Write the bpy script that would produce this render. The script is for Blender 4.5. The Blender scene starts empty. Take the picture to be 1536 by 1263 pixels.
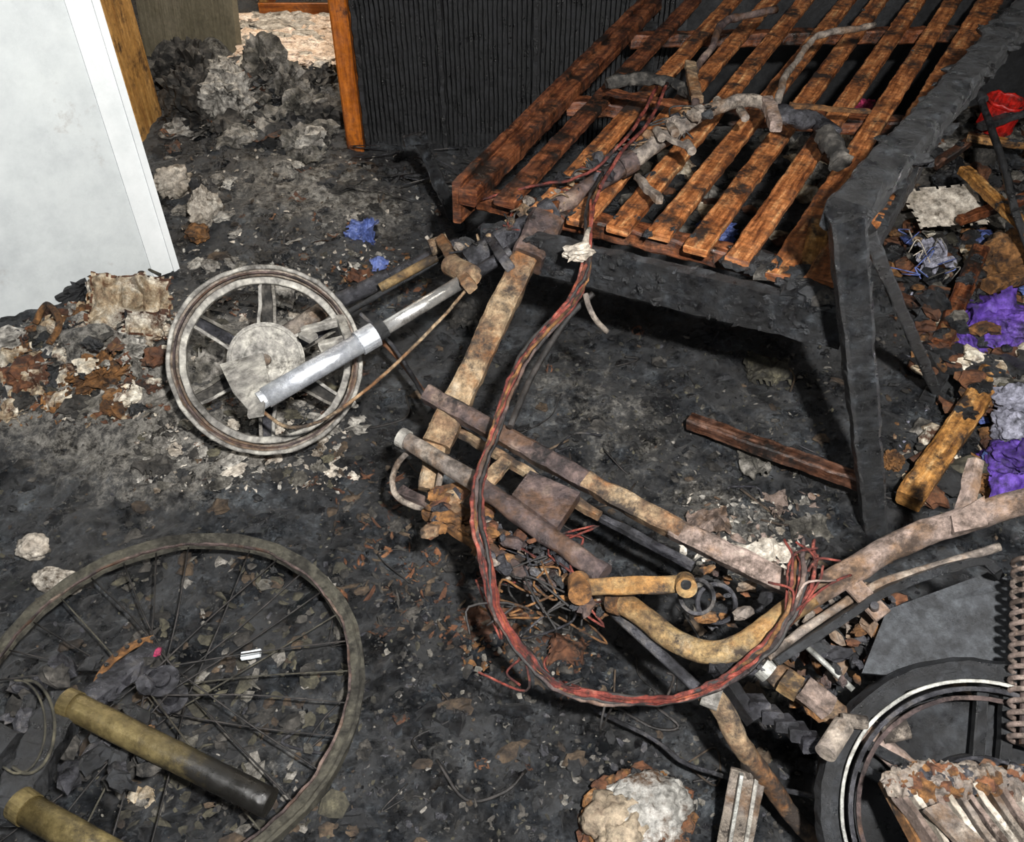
import bpy, bmesh, math, random
from mathutils import Vector, noise, Matrix
random.seed(7)
scene=bpy.context.scene
try: scene.view_settings.view_transform='Standard'
except Exception: pass
# ---------------------------------------------------------------- camera calibration (metres)
H=1.4; FPX=1300.0; TH=math.radians(42)
CT,ST=math.cos(TH),math.sin(TH)
def P(px,py,z=0.0):
    """survey point: photo measurement + real height above floor -> world position"""
    a=(px-768)/FPX; b=(py-631.5)/FPX
    t=(H-z)/(ST+CT*b)
    return Vector((a*t,t*(CT-ST*b),z))
cam=bpy.data.cameras.new('camera'); co=bpy.data.objects.new('camera',cam); scene.collection.objects.link(co)
co.location=(0,0,H); co.rotation_euler=(math.radians(90-42),0,0); cam.sensor_width=36; cam.lens=36*FPX/1536; cam.clip_start=.02
scene.camera=co
# ---------------------------------------------------------------- materials
def C(h):
    h=h.lstrip('#'); o=[]
    for i in (0,2,4):
        c=int(h[i:i+2],16)/255; o.append(c/12.92 if c<=.04045 else ((c+.055)/1.055)**2.4)
    return (*o,1)
def M(name,cols,scale=8,rough=.75,metal=0.0,bump=.4,bscale=70,uv=None,soot=0.0,sootcol='0c0c0e',sscale=9,spec=.35,det=8,bdist=.004,grime=1.0,burn=None,burncol='100f0d',tint=None):
    m=bpy.data.materials.new(name); m.use_nodes=True; nt=m.node_tree; N=nt.nodes; L=nt.links
    b=N['Principled BSDF']; tc=N.new('ShaderNodeTexCoord')
    vec=tc.outputs['Object']
    if uv:
        mp=N.new('ShaderNodeMapping'); mp.inputs['Scale'].default_value=(uv[0],uv[1],1); L.new(tc.outputs['UV'],mp.inputs['Vector']); gv=mp.outputs['Vector']
    else: gv=vec
    def nz(s,d,r,v):
        n=N.new('ShaderNodeTexNoise'); n.inputs['Scale'].default_value=s; n.inputs['Detail'].default_value=d; n.inputs['Roughness'].default_value=r; L.new(v,n.inputs['Vector']); return n.outputs['Fac']
    def rng(f,a,c,o0=0,o1=1):
        x=N.new('ShaderNodeMapRange');x.inputs['From Min'].default_value=a;x.inputs['From Max'].default_value=c;x.inputs['To Min'].default_value=o0;x.inputs['To Max'].default_value=o1;L.new(f,x.inputs['Value']);return x.outputs[0]
    r=N.new('ShaderNodeValToRGB'); L.new(nz(scale,det,.72,gv),r.inputs['Fac'])
    k=len(cols); el=r.color_ramp.elements
    for i,c in enumerate(cols):
        pos=.34+.32*i/max(1,k-1)
        if i<2: e=el[i]; e.position=pos
        else: e=el.new(pos)
        e.color=C(c)
    out=r.outputs['Color']
    if tint:  # heat discolouration patches
        mpn=N.new('ShaderNodeMapping'); mpn.inputs['Location'].default_value=(3.1,7.7,1.3); L.new(vec,mpn.inputs['Vector'])
        s=rng(nz(tint[1],9,.72,mpn.outputs['Vector']),.50,.60,0,.85)
        mx=N.new('ShaderNodeMix'); mx.data_type='RGBA'; L.new(s,mx.inputs['Factor']); L.new(out,mx.inputs['A']); mx.inputs['B'].default_value=C(tint[0]); out=mx.outputs['Result']
    if grime>0:
        g=rng(nz(55,8,.8,vec),.36,.64,1-.65*grime,1+.38*grime)
        mx=N.new('ShaderNodeMix'); mx.data_type='RGBA'; mx.blend_type='MULTIPLY'; mx.inputs['Factor'].default_value=1
        L.new(out,mx.inputs['A']); L.new(g,mx.inputs['B']); out=mx.outputs['Result']
    if soot>0:
        s=rng(nz(sscale,10,.76,vec),.60-soot*.3,.72-soot*.3)
        mx=N.new('ShaderNodeMix'); mx.data_type='RGBA'; L.new(s,mx.inputs['Factor']); L.new(out,mx.inputs['A']); mx.inputs['B'].default_value=C(sootcol)
        out=mx.outputs['Result']
    if burn:
        ge=N.new('ShaderNodeNewGeometry'); sx=N.new('ShaderNodeSeparateXYZ'); L.new(ge.outputs['Position'],sx.inputs[0])
        ad=N.new('ShaderNodeMath'); ad.operation='MULTIPLY_ADD'; L.new(nz(25,8,.75,vec),ad.inputs[0]); ad.inputs[1].default_value=(burn[1]-burn[0])*.9; L.new(sx.outputs[0],ad.inputs[2])
        h=(burn[1]-burn[0])*.45
        s=rng(ad.outputs[0],burn[0]+h,burn[1]+h); mx=N.new('ShaderNodeMix'); mx.data_type='RGBA'; L.new(s,mx.inputs['Factor']); L.new(out,mx.inputs['A']); mx.inputs['B'].default_value=C(burncol); out=mx.outputs['Result']
        L.new(rng(ad.outputs[0],burn[0]+h,burn[1]+h,metal,0),b.inputs['Metallic'])
    L.new(out,b.inputs['Base Color'])
    if grime>0: L.new(rng(nz(18,6,.7,vec),.35,.65,max(.1,rough-.28),min(1,rough+.18)),b.inputs['Roughness'])
    else: b.inputs['Roughness'].default_value=rough
    if not burn: b.inputs['Metallic'].default_value=metal
    b.inputs['Specular IOR Level'].default_value=spec
    if bump>0:
        f=nz(scale*1.5 if uv else bscale,8,.78,gv)
        bp=N.new('ShaderNodeBump'); bp.inputs['Strength'].default_value=min(1,bump*1.3); bp.inputs['Distance'].default_value=bdist*1.5
        L.new(f,bp.inputs['Height']); L.new(bp.outputs['Normal'],b.inputs['Normal'])
    return m
char=M('charred_wood',['030304','0b0b0d','1b1d20','3c4044'],26,.45,0,1,55,spec=.6,bdist=.010)
black=M('burnt_black',['060607','101113','222427'],14,.45,0,.7,80,spec=.55)
slat=M('varnished_slats',['341a0e','6e4022','945f38','b48c60'],2.2,.42,0,.35,uv=(2.2,26),soot=.40,sootcol='1c130e',sscale=9,spec=.5)
slatr=M('scorched_red_board',['1c0e09','442416','663c24','7a4e34'],2.2,.45,0,.35,uv=(2.2,26),soot=.46,sootcol='140f0c',sscale=8)
slatd=M('dark_burnt_stretcher',['1a0f0a','3a2318','553a2c','6c5448'],2.2,.5,0,.35,uv=(2.2,26),soot=.5,sootcol='120e0c',sscale=8)
orange=M('orange_doorframe',['5c2a0a','8c4c14','a86020'],2,.5,0,.2,uv=(2,20),soot=.25,sootcol='2a1408',grime=.5)
tan=M('tan_timber',['7a5228','a27840','b88e54'],2,.6,0,.3,uv=(2,20),soot=.25,sootcol='3a2410',grime=.6)
ochre=M('rusted_ochre',['30251c','66503c','88745a','8a7e6c'],10,.65,.1,.6,110,soot=.42,sootcol='29221d',sscale=13,tint=('6e4826',9))
yell=M('yellowed_ochre',['36281c','6c5638','86704c','80745f'],10,.6,.1,.6,110,soot=.44,sootcol='2a221b',sscale=14,tint=('7c582e',8))
rust=M('orange_rust',['2e1c12','5c3e20','7c5630','70604c'],14,.8,.1,.7,110,soot=.42,sootcol='1c1613',sscale=16)
ash_metal=M('ash_grey_metal',['38312c','68605a','857b70','a1978a'],12,.65,.15,.6,120,soot=.36,sootcol='28231f',sscale=13,tint=('5e4a38',10))
pink=M('pinkish_scale_metal',['40352f','6e6058','887870','a29488'],10,.7,.1,.7,110,soot=.38,sootcol='30261f',sscale=15,tint=('68503a',8))
purpm=M('purple_brown_metal',['201b1b','3d3434','584a46','746458'],9,.55,.2,.6,110,soot=.32,sootcol='161313',sscale=12,tint=('4e3828',9))
steel=M('dull_aluminium',['80838a','a2a5aa','bcbec0'],20,.36,.6,.25,140,soot=.12,sootcol='4a4540',grime=.5)
castg=M('cast_wheel_grey',['4a4844','7a7772','95928a','aca89e'],14,.5,.2,.5,120,soot=.28,sootcol='302c28',sscale=16,grime=.7)
chrome=M('fork_chrome',['8a8886','b8b6b2','dad8d4'],10,.22,.8,.1,120,soot=.25,sootcol='40362c',grime=.5)
dkmetal=M('sooty_steel',['101012','26262a','424246','5e5a56'],12,.38,.3,.6,120,soot=.35,sootcol='0c0c0e')
bx0,bx1=P(170,1090,.24).x,P(320,1160,.22).x
bronze=M('bronze_stanchion',['463c28','6a5e3e','8c7e56'],6,.32,.55,.2,120,soot=.30,sootcol='221e18',grime=.7,burn=(bx0,bx1))
redcab=M('red_cable',['240c0a','4e1c16','703228','86584a'],30,.6,0,.6,120,soot=.38,sootcol='140c0a',sscale=26)
orcab=M('orange_cable',['34160c','6a2c1a','864a30'],30,.65,0,.6,120,soot=.42,sootcol='140c0a',sscale=26)
blcab=M('black_cable',['0a0909','1a1817','2e2a28'],25,.55)
white=M('white_door_paint',['9ca0a1','acb0b0','b5b9b8'],3,.45,0,.08,40,spec=.4,grime=.05,soot=.06,sootcol='908c88',sscale=5)
whitetrim=M('white_edge_paint',['b4b8b8','c0c3c3','c8caca'],3,.45,0,.05,40,grime=.05)
paper=M('scorched_paper',['4a2c14','8c7c64','b4ac9c','ccc8bc'],9,.85,0,.6,60,soot=.36,sootcol='3a2010',sscale=13)
ashpap=M('ashy_rag',['1e1c19','4e4b44','74706a','908c84'],12,.9,0,.8,60,soot=.36,sootcol='14120f',sscale=14)
ashl=M('light_ash_flake',['34312c','74706a','9a968e','b6b2aa'],14,.9,0,.8,60,soot=.3,sootcol='1c1a17',sscale=15)
rag=M('dark_rag',['100f0e','262421','403d39','58544e'],14,.75,0,.8,60,soot=.4,sootcol='0a0a0a',sscale=12)
leaf=M('brown_flake',['14100c','2a221b','43372a','5c4e40'],18,.8,0,.6,90)
leafr=M('russet_flake',['20120b','442818','684228','806044'],18,.8,0,.6,90,soot=.38)
olive=M('olive_flake',['12110e','28261f','3e3b30','565242'],18,.8,0,.6,90)
purple=M('purple_cloth',['1c0e34','362064','4e3486','644a98'],7,.65,0,.5,40,soot=.28,sootcol='100b16')
lilac=M('lilac_cloth',['4c4c56','70707c','8a8a96'],7,.8,0,.4,40,soot=.34)
red=M('red_plastic',['6a0c0a','981812','a82820'],6,.4,0,.3,40,soot=.38,sootcol='1c0a08')
magenta=M('magenta_cloth',['5a0c24','94204a','a83860'],6,.7,0,.4,40,soot=.35)
blue=M('blue_plastic',['2a335a','485688','6a76a2'],12,.5,0,.4,40,soot=.3)
wood2=M('raw_orange_timber',['44280f','765026','946a38','a6865a'],2.5,.6,0,.4,uv=(3,22),soot=.40,sootcol='1a120d',sscale=11)
rubber=M('tyre_rubber',['0a0a0b','141517','222427'],12,.5,0,.5,120)
rimold=M('corroded_rim',['1e1c18','3a3832','58554a','66584c'],7,.6,.3,.7,120,soot=.32,sootcol='141310',sscale=7)
fendm=M('grey_fender',['18191b','2a2c2f','3a3d40'],20,.55,.1,.4,150)
cream=M('cream_ash',['5e574a','90877b','b0a89c','c4beb2'],10,.85,0,.7,60,soot=.28,sootcol='362c20')
silverm=M('bright_ash_metal',['5c5c5a','80807b','9e9c96'],9,.45,.4,.3,90,soot=.28,sootcol='33302c')
# ---------------------------------------------------------------- mesh builder
class B:
    def __init__(s,name,parent=None):
        s.n=name;s.v=[];s.f=[];s.m=[];s.s=[];s.uv=[];s.mats=[];s.p=parent
    def mi(s,m):
        if m not in s.mats: s.mats.append(m)
        return s.mats.index(m)
    def face(s,ids,m,sm=False,uv=None):
        s.f.append(ids);s.m.append(s.mi(m));s.s.append(sm);s.uv.append(uv or [(0,0)]*len(ids))
    def done(s):
        me=bpy.data.meshes.new(s.n)
        c=Vector((0,0,0))
        if s.v:
            lo=[min(v[i] for v in s.v) for i in range(3)];hi=[max(v[i] for v in s.v) for i in range(3)]
            c=Vector([(lo[i]+hi[i])/2 for i in range(3)])
        me.from_pydata([(v[0]-c[0],v[1]-c[1],v[2]-c[2]) for v in s.v],[],s.f)
        for m in s.mats: me.materials.append(m)
        me.polygons.foreach_set('material_index',s.m); me.polygons.foreach_set('use_smooth',s.s)
        ul=me.uv_layers.new(name='uv'); flat=[x for f in s.uv for u in f for x in u]
        ul.data.foreach_set('uv',flat)
        me.update()
        o=bpy.data.objects.new(s.n,me); scene.collection.objects.link(o); o.location=c
        if s.p: o.parent=s.p
        return o
def crom(p,n=6):
    o=[];q=[p[0]*2-p[1]]+list(p)+[p[-1]*2-p[-2]]
    for i in range(1,len(q)-2):
        a,b,c,d=q[i-1:i+3]
        for k in range(n):
            t=k/n
            o.append(.5*((2*b)+(c-a)*t+(2*a-5*b+4*c-d)*t*t+(3*b-a-3*c+d)*t**3))
    o.append(q[-2]);return o
def circ(r,n=12): return [(r*math.cos(2*math.pi*i/n),r*math.sin(2*math.pi*i/n)) for i in range(n)]
def rect(w,h,c=None):
    c=min(w,h)*.12 if c is None else c; w/=2;h/=2
    return [(w,-h+c),(w,h-c),(w-c,h),(-w+c,h),(-w,h-c),(-w,-h+c),(-w+c,-h),(w-c,-h)]
def jv(v,jit,jf):
    return v+noise.noise_vector(v*jf)*jit+noise.noise_vector(v*jf*2.7)*jit*.5
def sweep(b,pts,prof,m,up=(0,0,1),sc=None,sm=False,jit=0,jf=25,closed=False,caps=True):
    n=len(pts);k=len(prof);up=Vector(up);base=len(b.v);nn=None;L=0;Ls=[]
    per=[0]
    for i in range(k):
        a=prof[i];c=prof[(i+1)%k];per.append(per[-1]+math.hypot(a[0]-c[0],a[1]-c[1]))
    off=random.random()*10
    for i in range(n):
        if closed: t=pts[(i+1)%n]-pts[i-1]
        else: t=pts[min(i+1,n-1)]-pts[max(i-1,0)]
        t=t.normalized() if t.length>1e-9 else Vector((1,0,0))
        src=up if (nn is None or closed) else nn
        nn=src-t*src.dot(t)
        if nn.length<1e-4: nn=Vector((1,0,0))-t*t.x
        if nn.length<1e-4: nn=Vector((0,1,0))
        nn.normalize();bb=t.cross(nn)
        if i: L+=(pts[i]-pts[i-1]).length
        Ls.append(L+off); s=sc[i] if sc else 1
        for (x,y) in prof:
            v=pts[i]+(bb*x+nn*y)*s
            if jit: v=jv(v,jit,jf)
            b.v.append(v)
    R=n if closed else n-1
    for i in range(R):
        j=(i+1)%n; l2=Ls[j] if j>i else L+off+(pts[0]-pts[-1]).length
        for q in range(k):
            w=(q+1)%k
            b.face([base+i*k+q,base+i*k+w,base+j*k+w,base+j*k+q],m,sm,[(Ls[i],per[q]+off),(Ls[i],per[q+1]+off),(l2,per[q+1]+off),(l2,per[q]+off)])
    if caps and not closed:
        b.face([base+q for q in range(k)][::-1],m,False,[(Ls[0]+prof[q][0],off+prof[q][1]) for q in range(k)][::-1])
        b.face([base+(n-1)*k+q for q in range(k)],m,False,[(L+prof[q][0],off+prof[q][1]) for q in range(k)])
def lin(a,c,n): return [a.lerp(c,i/n) for i in range(n+1)]
def beam(b,a,c,w,h,m,up=(0,0,1),jit=.0,seg=None,ch=None,taper=None):
    L=(c-a).length; seg=seg or max(1,int(L/.012) if jit else 1)
    sc=[1+(taper-1)*i/seg for i in range(seg+1)] if taper else None
    sweep(b,lin(a,c,seg),rect(w,h,ch),m,up,sc=sc,jit=jit)
def tube(b,pts,r,m,n=10,res=6,jit=0,sc=None,jf=25):
    if len(pts)>2: pts=crom(pts,res)
    elif jit: pts=lin(pts[0],pts[1],max(2,int((pts[1]-pts[0]).length/.012)))
    s=None
    if sc: s=[sc[0]+(sc[1]-sc[0])*i/(len(pts)-1) for i in range(len(pts))]
    sweep(b,pts,circ(r,n),m,sm=True,jit=jit,sc=s,jf=jf)
def cyl(b,a,c,r,m,n=20): sweep(b,[a,c],circ(r,n),m,sm=False)
def axes(nrm):
    nrm=Vector(nrm).normalized(); u=Vector((0,0,1)).cross(nrm)
    if u.length<.05: u=Vector((1,0,0))
    u.normalize(); return nrm,u,nrm.cross(u)
def ring(b,c,nrm,R,prof,m,seg=72,jit=0,sm=False,a0=0,a1=None):
    nrm,u,v=axes(nrm)
    if a1 is None:
        pts=[c+(u*math.cos(2*math.pi*i/seg)+v*math.sin(2*math.pi*i/seg))*R for i in range(seg)]
        sweep(b,pts,prof,m,up=nrm,closed=True,jit=jit,sm=sm)
    else:
        pts=[c+(u*math.cos(a0+(a1-a0)*i/seg)+v*math.sin(a0+(a1-a0)*i/seg))*R for i in range(seg+1)]
        sweep(b,pts,prof,m,up=nrm,jit=jit,sm=sm)
def plate(b,pts,th,m):
    nrm=(pts[1]-pts[0]).cross(pts[2]-pts[0]).normalized(); base=len(b.v);k=len(pts)
    for s in (-.5,.5):
        for p in pts: b.v.append(p+nrm*th*s)
    b.face([base+i for i in range(k)][::-1],m); b.face([base+k+i for i in range(k)],m)
    for i in range(k):
        j=(i+1)%k; b.face([base+i,base+j,base+k+j,base+k+i],m)
_ico={}
def ico(d):
    if d not in _ico:
        bm=bmesh.new(); bmesh.ops.create_icosphere(bm,subdivisions=d,radius=1); bm.verts.ensure_lookup_table()
        _ico[d]=([v.co.copy() for v in bm.verts],[[v.index for v in f.verts] for f in bm.faces]); bm.free()
    return _ico[d]
def blob(b,c,s,m,seed=0,a=.35,f=1.8,d=4,sm=False,rot=None,ridge=.35):
    V,F=ico(d);base=len(b.v);o=Vector((seed*3.7,seed*1.3,seed*2.1))
    R=Matrix.Rotation(rot if rot is not None else random.random()*6.28,3,'Z')
    for v in V:
        q=v*f+o
        r=1+a*noise.noise(q)+ridge*(.35-abs(noise.noise(q*2.1+Vector((5,5,5)))))+ridge*.5*(.3-abs(noise.noise(q*4.4)))
        if d>3: r+=ridge*.28*(.3-abs(noise.noise(q*9)))
        w=Vector((v.x*s[0],v.y*s[1],v.z*s[2]))*r
        b.v.append(c+R@w)
    for x in F: b.face([base+i for i in x],m,sm)
def sheet(b,c,u,v,m,nx=14,ny=10,amp=.03,fr=9,seed=0,sm=True,m2=None):
    base=len(b.v)
    nn=u.cross(v).normalized()
    for j in range(ny+1):
        for i in range(nx+1):
            p=c+u*(i/nx-.5)+v*(j/ny-.5)
            q=p*fr+Vector((seed,seed*2,seed*3))
            e=noise.noise_vector(q*1.0)*.6+noise.noise_vector(q*2.3)*.35
            edge=min(i,nx-i,j,ny-j)
            p=p+nn*amp*(e.z*1.6+abs(noise.noise(q*1.7))*1.3)+(u.normalized()*e.x+v.normalized()*e.y)*amp*(1.5 if edge==0 else .6)
            b.v.append(p)
    W=nx+1
    for j in range(ny):
        for i in range(nx):
            ed=min(i,nx-1-i,j,ny-1-j)
            if ed==0 and random.random()<.3: continue
            b.face([base+j*W+i,base+j*W+i+1,base+(j+1)*W+i+1,base+(j+1)*W+i],m2 if (m2 and ed<2 and random.random()<.7) else m,sm)
# ---------------------------------------------------------------- floor relief
MOUNDS=[(*P(340,620)[:2],.28,.07),(*P(210,560)[:2],.2,.06),(*P(60,560)[:2],.25,.07),(*P(360,130)[:2],.33,.14),(*P(350,250)[:2],.35,.04),
        (*P(1500,560)[:2],.35,.10),(*P(560,420)[:2],.2,.05),(*P(450,330)[:2],.3,.04)]
def fh(x,y):
    p=Vector((x,y,0))
    z=.016*noise.noise(p*2.3)+.020*abs(noise.noise(p*5.1))+.013*noise.noise(p*12)+.012*max(0,noise.noise(p*22+Vector((3,1,0))))+.010*noise.noise(p*36)+.005*noise.noise(p*80)
    for mx,my,r,h in MOUNDS:
        d=((x-mx)**2+(y-my)**2)/(r*r)
        if d<6: z+=h*math.exp(-d)*(1+.7*noise.noise(p*9))
    return z
ASH=[(*P(290,650)[:2],.25,1.5),(*P(200,560)[:2],.22,1.2),(*P(400,540)[:2],.18,1.1),(*P(930,650)[:2],.22,.50),(*P(830,560)[:2],.16,.42),(*P(350,100)[:2],.4,.8),(*P(440,290)[:2],.28,.9),(*P(1150,600)[:2],.16,.35),
     (*P(440,130)[:2],.3,1.0),(*P(1100,800)[:2],.16,.7),(*P(380,1130)[:2],.18,.38),(*P(650,1150)[:2],.2,.25),(*P(40,600)[:2],.2,1.0),(*P(800,950)[:2],.12,.4),(*P(560,330)[:2],.22,.65)]
def ashm(x,y):
    return min(1,sum(h*math.exp(-((x-mx)**2+(y-my)**2)/(r*r)) for mx,my,r,h in ASH))
def G(px,py,up=0):
    z=0
    for _ in range(5):
        p=P(px,py,z); z=fh(p.x,p.y)
    p=P(px,py,z); p.z+=up; return p
def build_floor():
    x0,x1,y0,y1=-2.6,2.8,-.6,5.2
    nx,ny=620,640
    ys=[y0+(y1-y0)*(j/ny)**1.25 for j in range(ny+1)]
    xs=[x0+(x1-x0)*i/nx for i in range(nx+1)]
    V=[];A=[]
    for y in ys:
        for x in xs:
            V.append((x,y,fh(x,y)));A.append(ashm(x,y))
    W=nx+1
    F=[(j*W+i,j*W+i+1,(j+1)*W+i+1,(j+1)*W+i) for j in range(ny) for i in range(nx)]
    me=bpy.data.meshes.new('floor');me.from_pydata(V,[],F)
    at=me.attributes.new('ash','FLOAT','POINT');at.data.foreach_set('value',A)
    me.polygons.foreach_set('use_smooth',[True]*len(F))
    m=bpy.data.materials.new('burnt_floor_ash');m.use_nodes=True;nt=m.node_tree;N=nt.nodes;L=nt.links;b=N['Principled BSDF']
    tc=N.new('ShaderNodeTexCoord')
    def nz(s,d=8,r=.7):
        n=N.new('ShaderNodeTexNoise');n.inputs['Scale'].default_value=s;n.inputs['Detail'].default_value=d;n.inputs['Roughness'].default_value=r;L.new(tc.outputs['Object'],n.inputs['Vector']);return n.outputs['Fac']
    def ramp(fac,st):
        r=N.new('ShaderNodeValToRGB');L.new(fac,r.inputs['Fac'])
        for i,(p,c) in enumerate(st):
            e=r.color_ramp.elements[i] if i<2 else r.color_ramp.elements.new(p)
            e.position=p;e.color=C(c) 
        return r.outputs['Color']
    def mix(f,a,c):
        x=N.new('ShaderNodeMix');x.data_type='RGBA';L.new(f,x.inputs['Factor']);L.new(a,x.inputs['A'])
        if isinstance(c,str): x.inputs['B'].default_value=C(c)
        else: L.new(c,x.inputs['B'])
        return x.outputs['Result']
    def rng(f,a,c,o=1,o0=0):
        x=N.new('ShaderNodeMapRange');x.inputs['From Min'].default_value=a;x.inputs['From Max'].default_value=c;x.inputs['To Max'].default_value=o;x.inputs['To Min'].default_value=o0;L.new(f,x.inputs['Value']);return x.outputs[0]
    base=ramp(nz(5,15,.82),[(.38,'050607'),(.48,'101215'),(.55,'26292d'),(.61,'4c5155'),(.69,'7e8284')])
    br=rng(nz(15,10,.78),.56,.68,.6)
    col=mix(br,base,ramp(nz(50),[(.35,'100d0a'),(.55,'2c231b'),(.7,'4c3e32')]))
    at2=N.new('ShaderNodeAttribute');at2.attribute_name='ash'
    ad=N.new('ShaderNodeMath');ad.operation='MULTIPLY_ADD';L.new(at2.outputs['Fac'],ad.inputs[0]);ad.inputs[1].default_value=.36;L.new(nz(14,14,.85),ad.inputs[2])
    af=rng(ad.outputs[0],.64,.80,.85)
    col=mix(af,col,ramp(nz(34,12,.85),[(.38,'14120f'),(.46,'46423c'),(.54,'827e76'),(.66,'b2aea6')]))
    col=mix(rng(nz(34,12,.85),.50,.43,.8),col,'050506')
    sp=rng(nz(110,3,.6),.68,.73,.6)
    col=mix(sp,col,'7c7c78')
    L.new(col,b.inputs['Base Color']);b.inputs['Specular IOR Level'].default_value=.8
    L.new(rng(nz(9,8,.75),.40,.62,.85,.16),b.inputs['Roughness'])
    bp=N.new('ShaderNodeBump');bp.inputs['Strength'].default_value=1;bp.inputs['Distance'].default_value=.02;L.new(nz(38,12,.8),bp.inputs['Height']);L.new(bp.outputs['Normal'],b.inputs['Normal'])
    me.materials.append(m);o=bpy.data.objects.new('floor',me);scene.collection.objects.link(o)
build_floor()
# ---------------------------------------------------------------- room shell
def wallmat(name,cols,scale=3,g=1): return M(name,cols,scale,.8,0,.5,30,grime=g)
sootwall=wallmat('sooted_plaster',['0a0a0b','141517','202123'],4)
paleroom=wallmat('pale_room_paint',['b09c80','c8b498','d8c8b0'],2,.2)
def bx(name,x0,x1,y0,y1,z0,z1,m):
    b=B(name); beam(b,Vector((x0,(y0+y1)/2,(z0+z1)/2)),Vector((x1,(y0+y1)/2,(z0+z1)/2)),y1-y0,z1-z0,m,ch=.002); return b.done()
bx('wall_back_left',-2.6,-1.47,3.1,3.3,-.03,2.6,sootwall); bx('wall_back',-.53,.6,3.12,3.3,-.03,2.6,sootwall); bx('wall_back_header',-1.47,-.53,3.1,3.3,2.06,2.6,sootwall)
bx('wall_back_right',.6,2.8,3.42,3.6,-.03,2.6,sootwall)
bx('wall_left',-2.72,-2.6,-.6,5.2,-.03,2.6,sootwall); bx('wall_right',2.8,2.92,-.6,3.6,-.03,2.6,sootwall)
bx('ceiling',-2.72,2.92,-.6,5.3,2.6,2.7,sootwall)
bx('wall_far_room',-2.6,.6,5.2,5.3,-.03,2.6,paleroom); bx('wall_far_room_side',.6,.7,3.6,5.3,-.03,2.6,paleroom)
b=B('trim_1')
beam(b,Vector((-.572,3.04,-.02)),Vector((-.572,3.04,2.06)),.06,.05,orange,up=(0,1,0))
beam(b,Vector((-.55,3.2,-.02)),Vector((-.55,3.2,2.06)),.03,.25,orange,up=(0,1,0))
b.done()
b=B('trim_2')
beam(b,Vector((-1.43,3.08,-.02)),Vector((-1.43,3.08,2.06)),.11,.06,tan,up=(0,1,0))
beam(b,Vector((-1.385,3.2,-.02)),Vector((-1.385,3.2,2.06)),.035,.25,tan,up=(0,1,0))
b.done()
pblack=M('panel_black',['050506','0c0d0f','1a1b1e'],18,.5,0,.8,60,spec=.45)
b=B('charred_wall_panelling')
x=-.52
while x<.56:
    beam(b,Vector((x,3.085,.0)),Vector((x,3.085,1.6)),.012,.010,pblack,up=(0,1,0),jit=.003,seg=50)
    x+=.0165
for xx in (-.53,-.245,.08,.4): beam(b,Vector((xx,3.07,.0)),Vector((xx,3.07,1.6)),.018,.045,pblack,up=(0,1,0),jit=.005,seg=60)
for zz in (.02,.62,1.2): beam(b,Vector((-.53,3.1,zz)),Vector((.56,3.1,zz)),.02,.05,char,jit=.004,seg=40)
b.done()
b=B('door_1')
e=Vector((-1.0,2.21,0)); d=Vector((-.78,-.62,0)).normalized(); nn=Vector((d.y,-d.x,0))
if nn.y>0: nn=-nn
z0,z1=.012,2.02
def slab(s0,s1,zl,zh,t0,t1,m):
    a=e+d*s0; c=e+d*s1; o=nn*((t0+t1)/2)
    beam(b,a+o+Vector((0,0,(zl+zh)/2)),c+o+Vector((0,0,(zl+zh)/2)),abs(t1-t0),zh-zl,m,ch=.003)
slab(0,.85,z0,z1,-.04,0,white); slab(-.012,.006,z0,z1,-.045,.012,whitetrim); slab(.045,.065,z0,z1,0,.007,whitetrim); slab(.006,.045,z0,z1,0,.004,whitetrim)
kp=e+d*.07+Vector((0,0,1.0)); cyl(b,kp,kp+nn*.05,.01,steel); cyl(b,kp+nn*.05,kp+nn*.05+d*.11,.01,steel)
b.done()
def inroom(p,r=0):
    if p.y+r<3.02 and p.x+r<2.75 and p.x-r>-2.55:
        q=p-e; s=q.dot(d); t=q.dot(nn)
        return not(-.03-r<s<.9 and -.06-r*.6<t<.03+r*.6)
    if -1.33+r<p.x<-.62-r and p.y<5.1: return True
    if p.y>3.35 and -2.5<p.x-r and p.x+r<.5 and p.y+r<5.15: return True
    if p.x-r>.68 and p.y+r<3.38: return True
    return False
# ---------------------------------------------------------------- far room items
b=B('leaning_board')
beam(b,Vector((-1.62,4.05,.36)),Vector((-1.12,3.75,.36)),.03,.74,M('greybeige_board',['5c5646','746c58','857c68'],4,.8,grime=.4),up=(0,.15,1),jit=.003)
b.done()
b=B('timber_crate')
for zz in (.03,.16,.29): beam(b,Vector((-1.25,4.55,zz)),Vector((-.85,4.55,zz)),.02,.09,orange)
for xx in (-1.23,-.87):
    beam(b,Vector((xx,4.58,0)),Vector((xx,4.58,.36)),.04,.04,tan,up=(0,1,0))
    beam(b,Vector((xx,4.58,.3)),Vector((xx,4.9,.3)),.02,.09,orange); beam(b,Vector((xx,4.58,.06)),Vector((xx,4.9,.06)),.02,.09,orange)
b.done()
b=B('pale_cupboard')
beam(b,Vector((-.82,4.75,.4)),Vector((-.35,4.75,.4)),.4,.8,tan,ch=.006); beam(b,Vector((-.80,4.54,.4)),Vector((-.60,4.54,.4)),.02,.74,M('pale_ply',['a88a62','c4a880','d0b890'],2,.6,uv=(2,20),grime=.3)); beam(b,Vector((-.57,4.54,.4)),Vector((-.37,4.54,.4)),.02,.74,tan); cyl(b,Vector((-.63,4.53,.45)),Vector((-.63,4.5,.45)),.012,steel)
b.done()
creamp=M('pink_cream_rubble',['8a6e54','b8a08a','ccb8a6','dccfc0'],8,.85,0,.5,60,soot=.2,sootcol='5a4a3a')
b=B('cream_rubble_heap')
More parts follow.
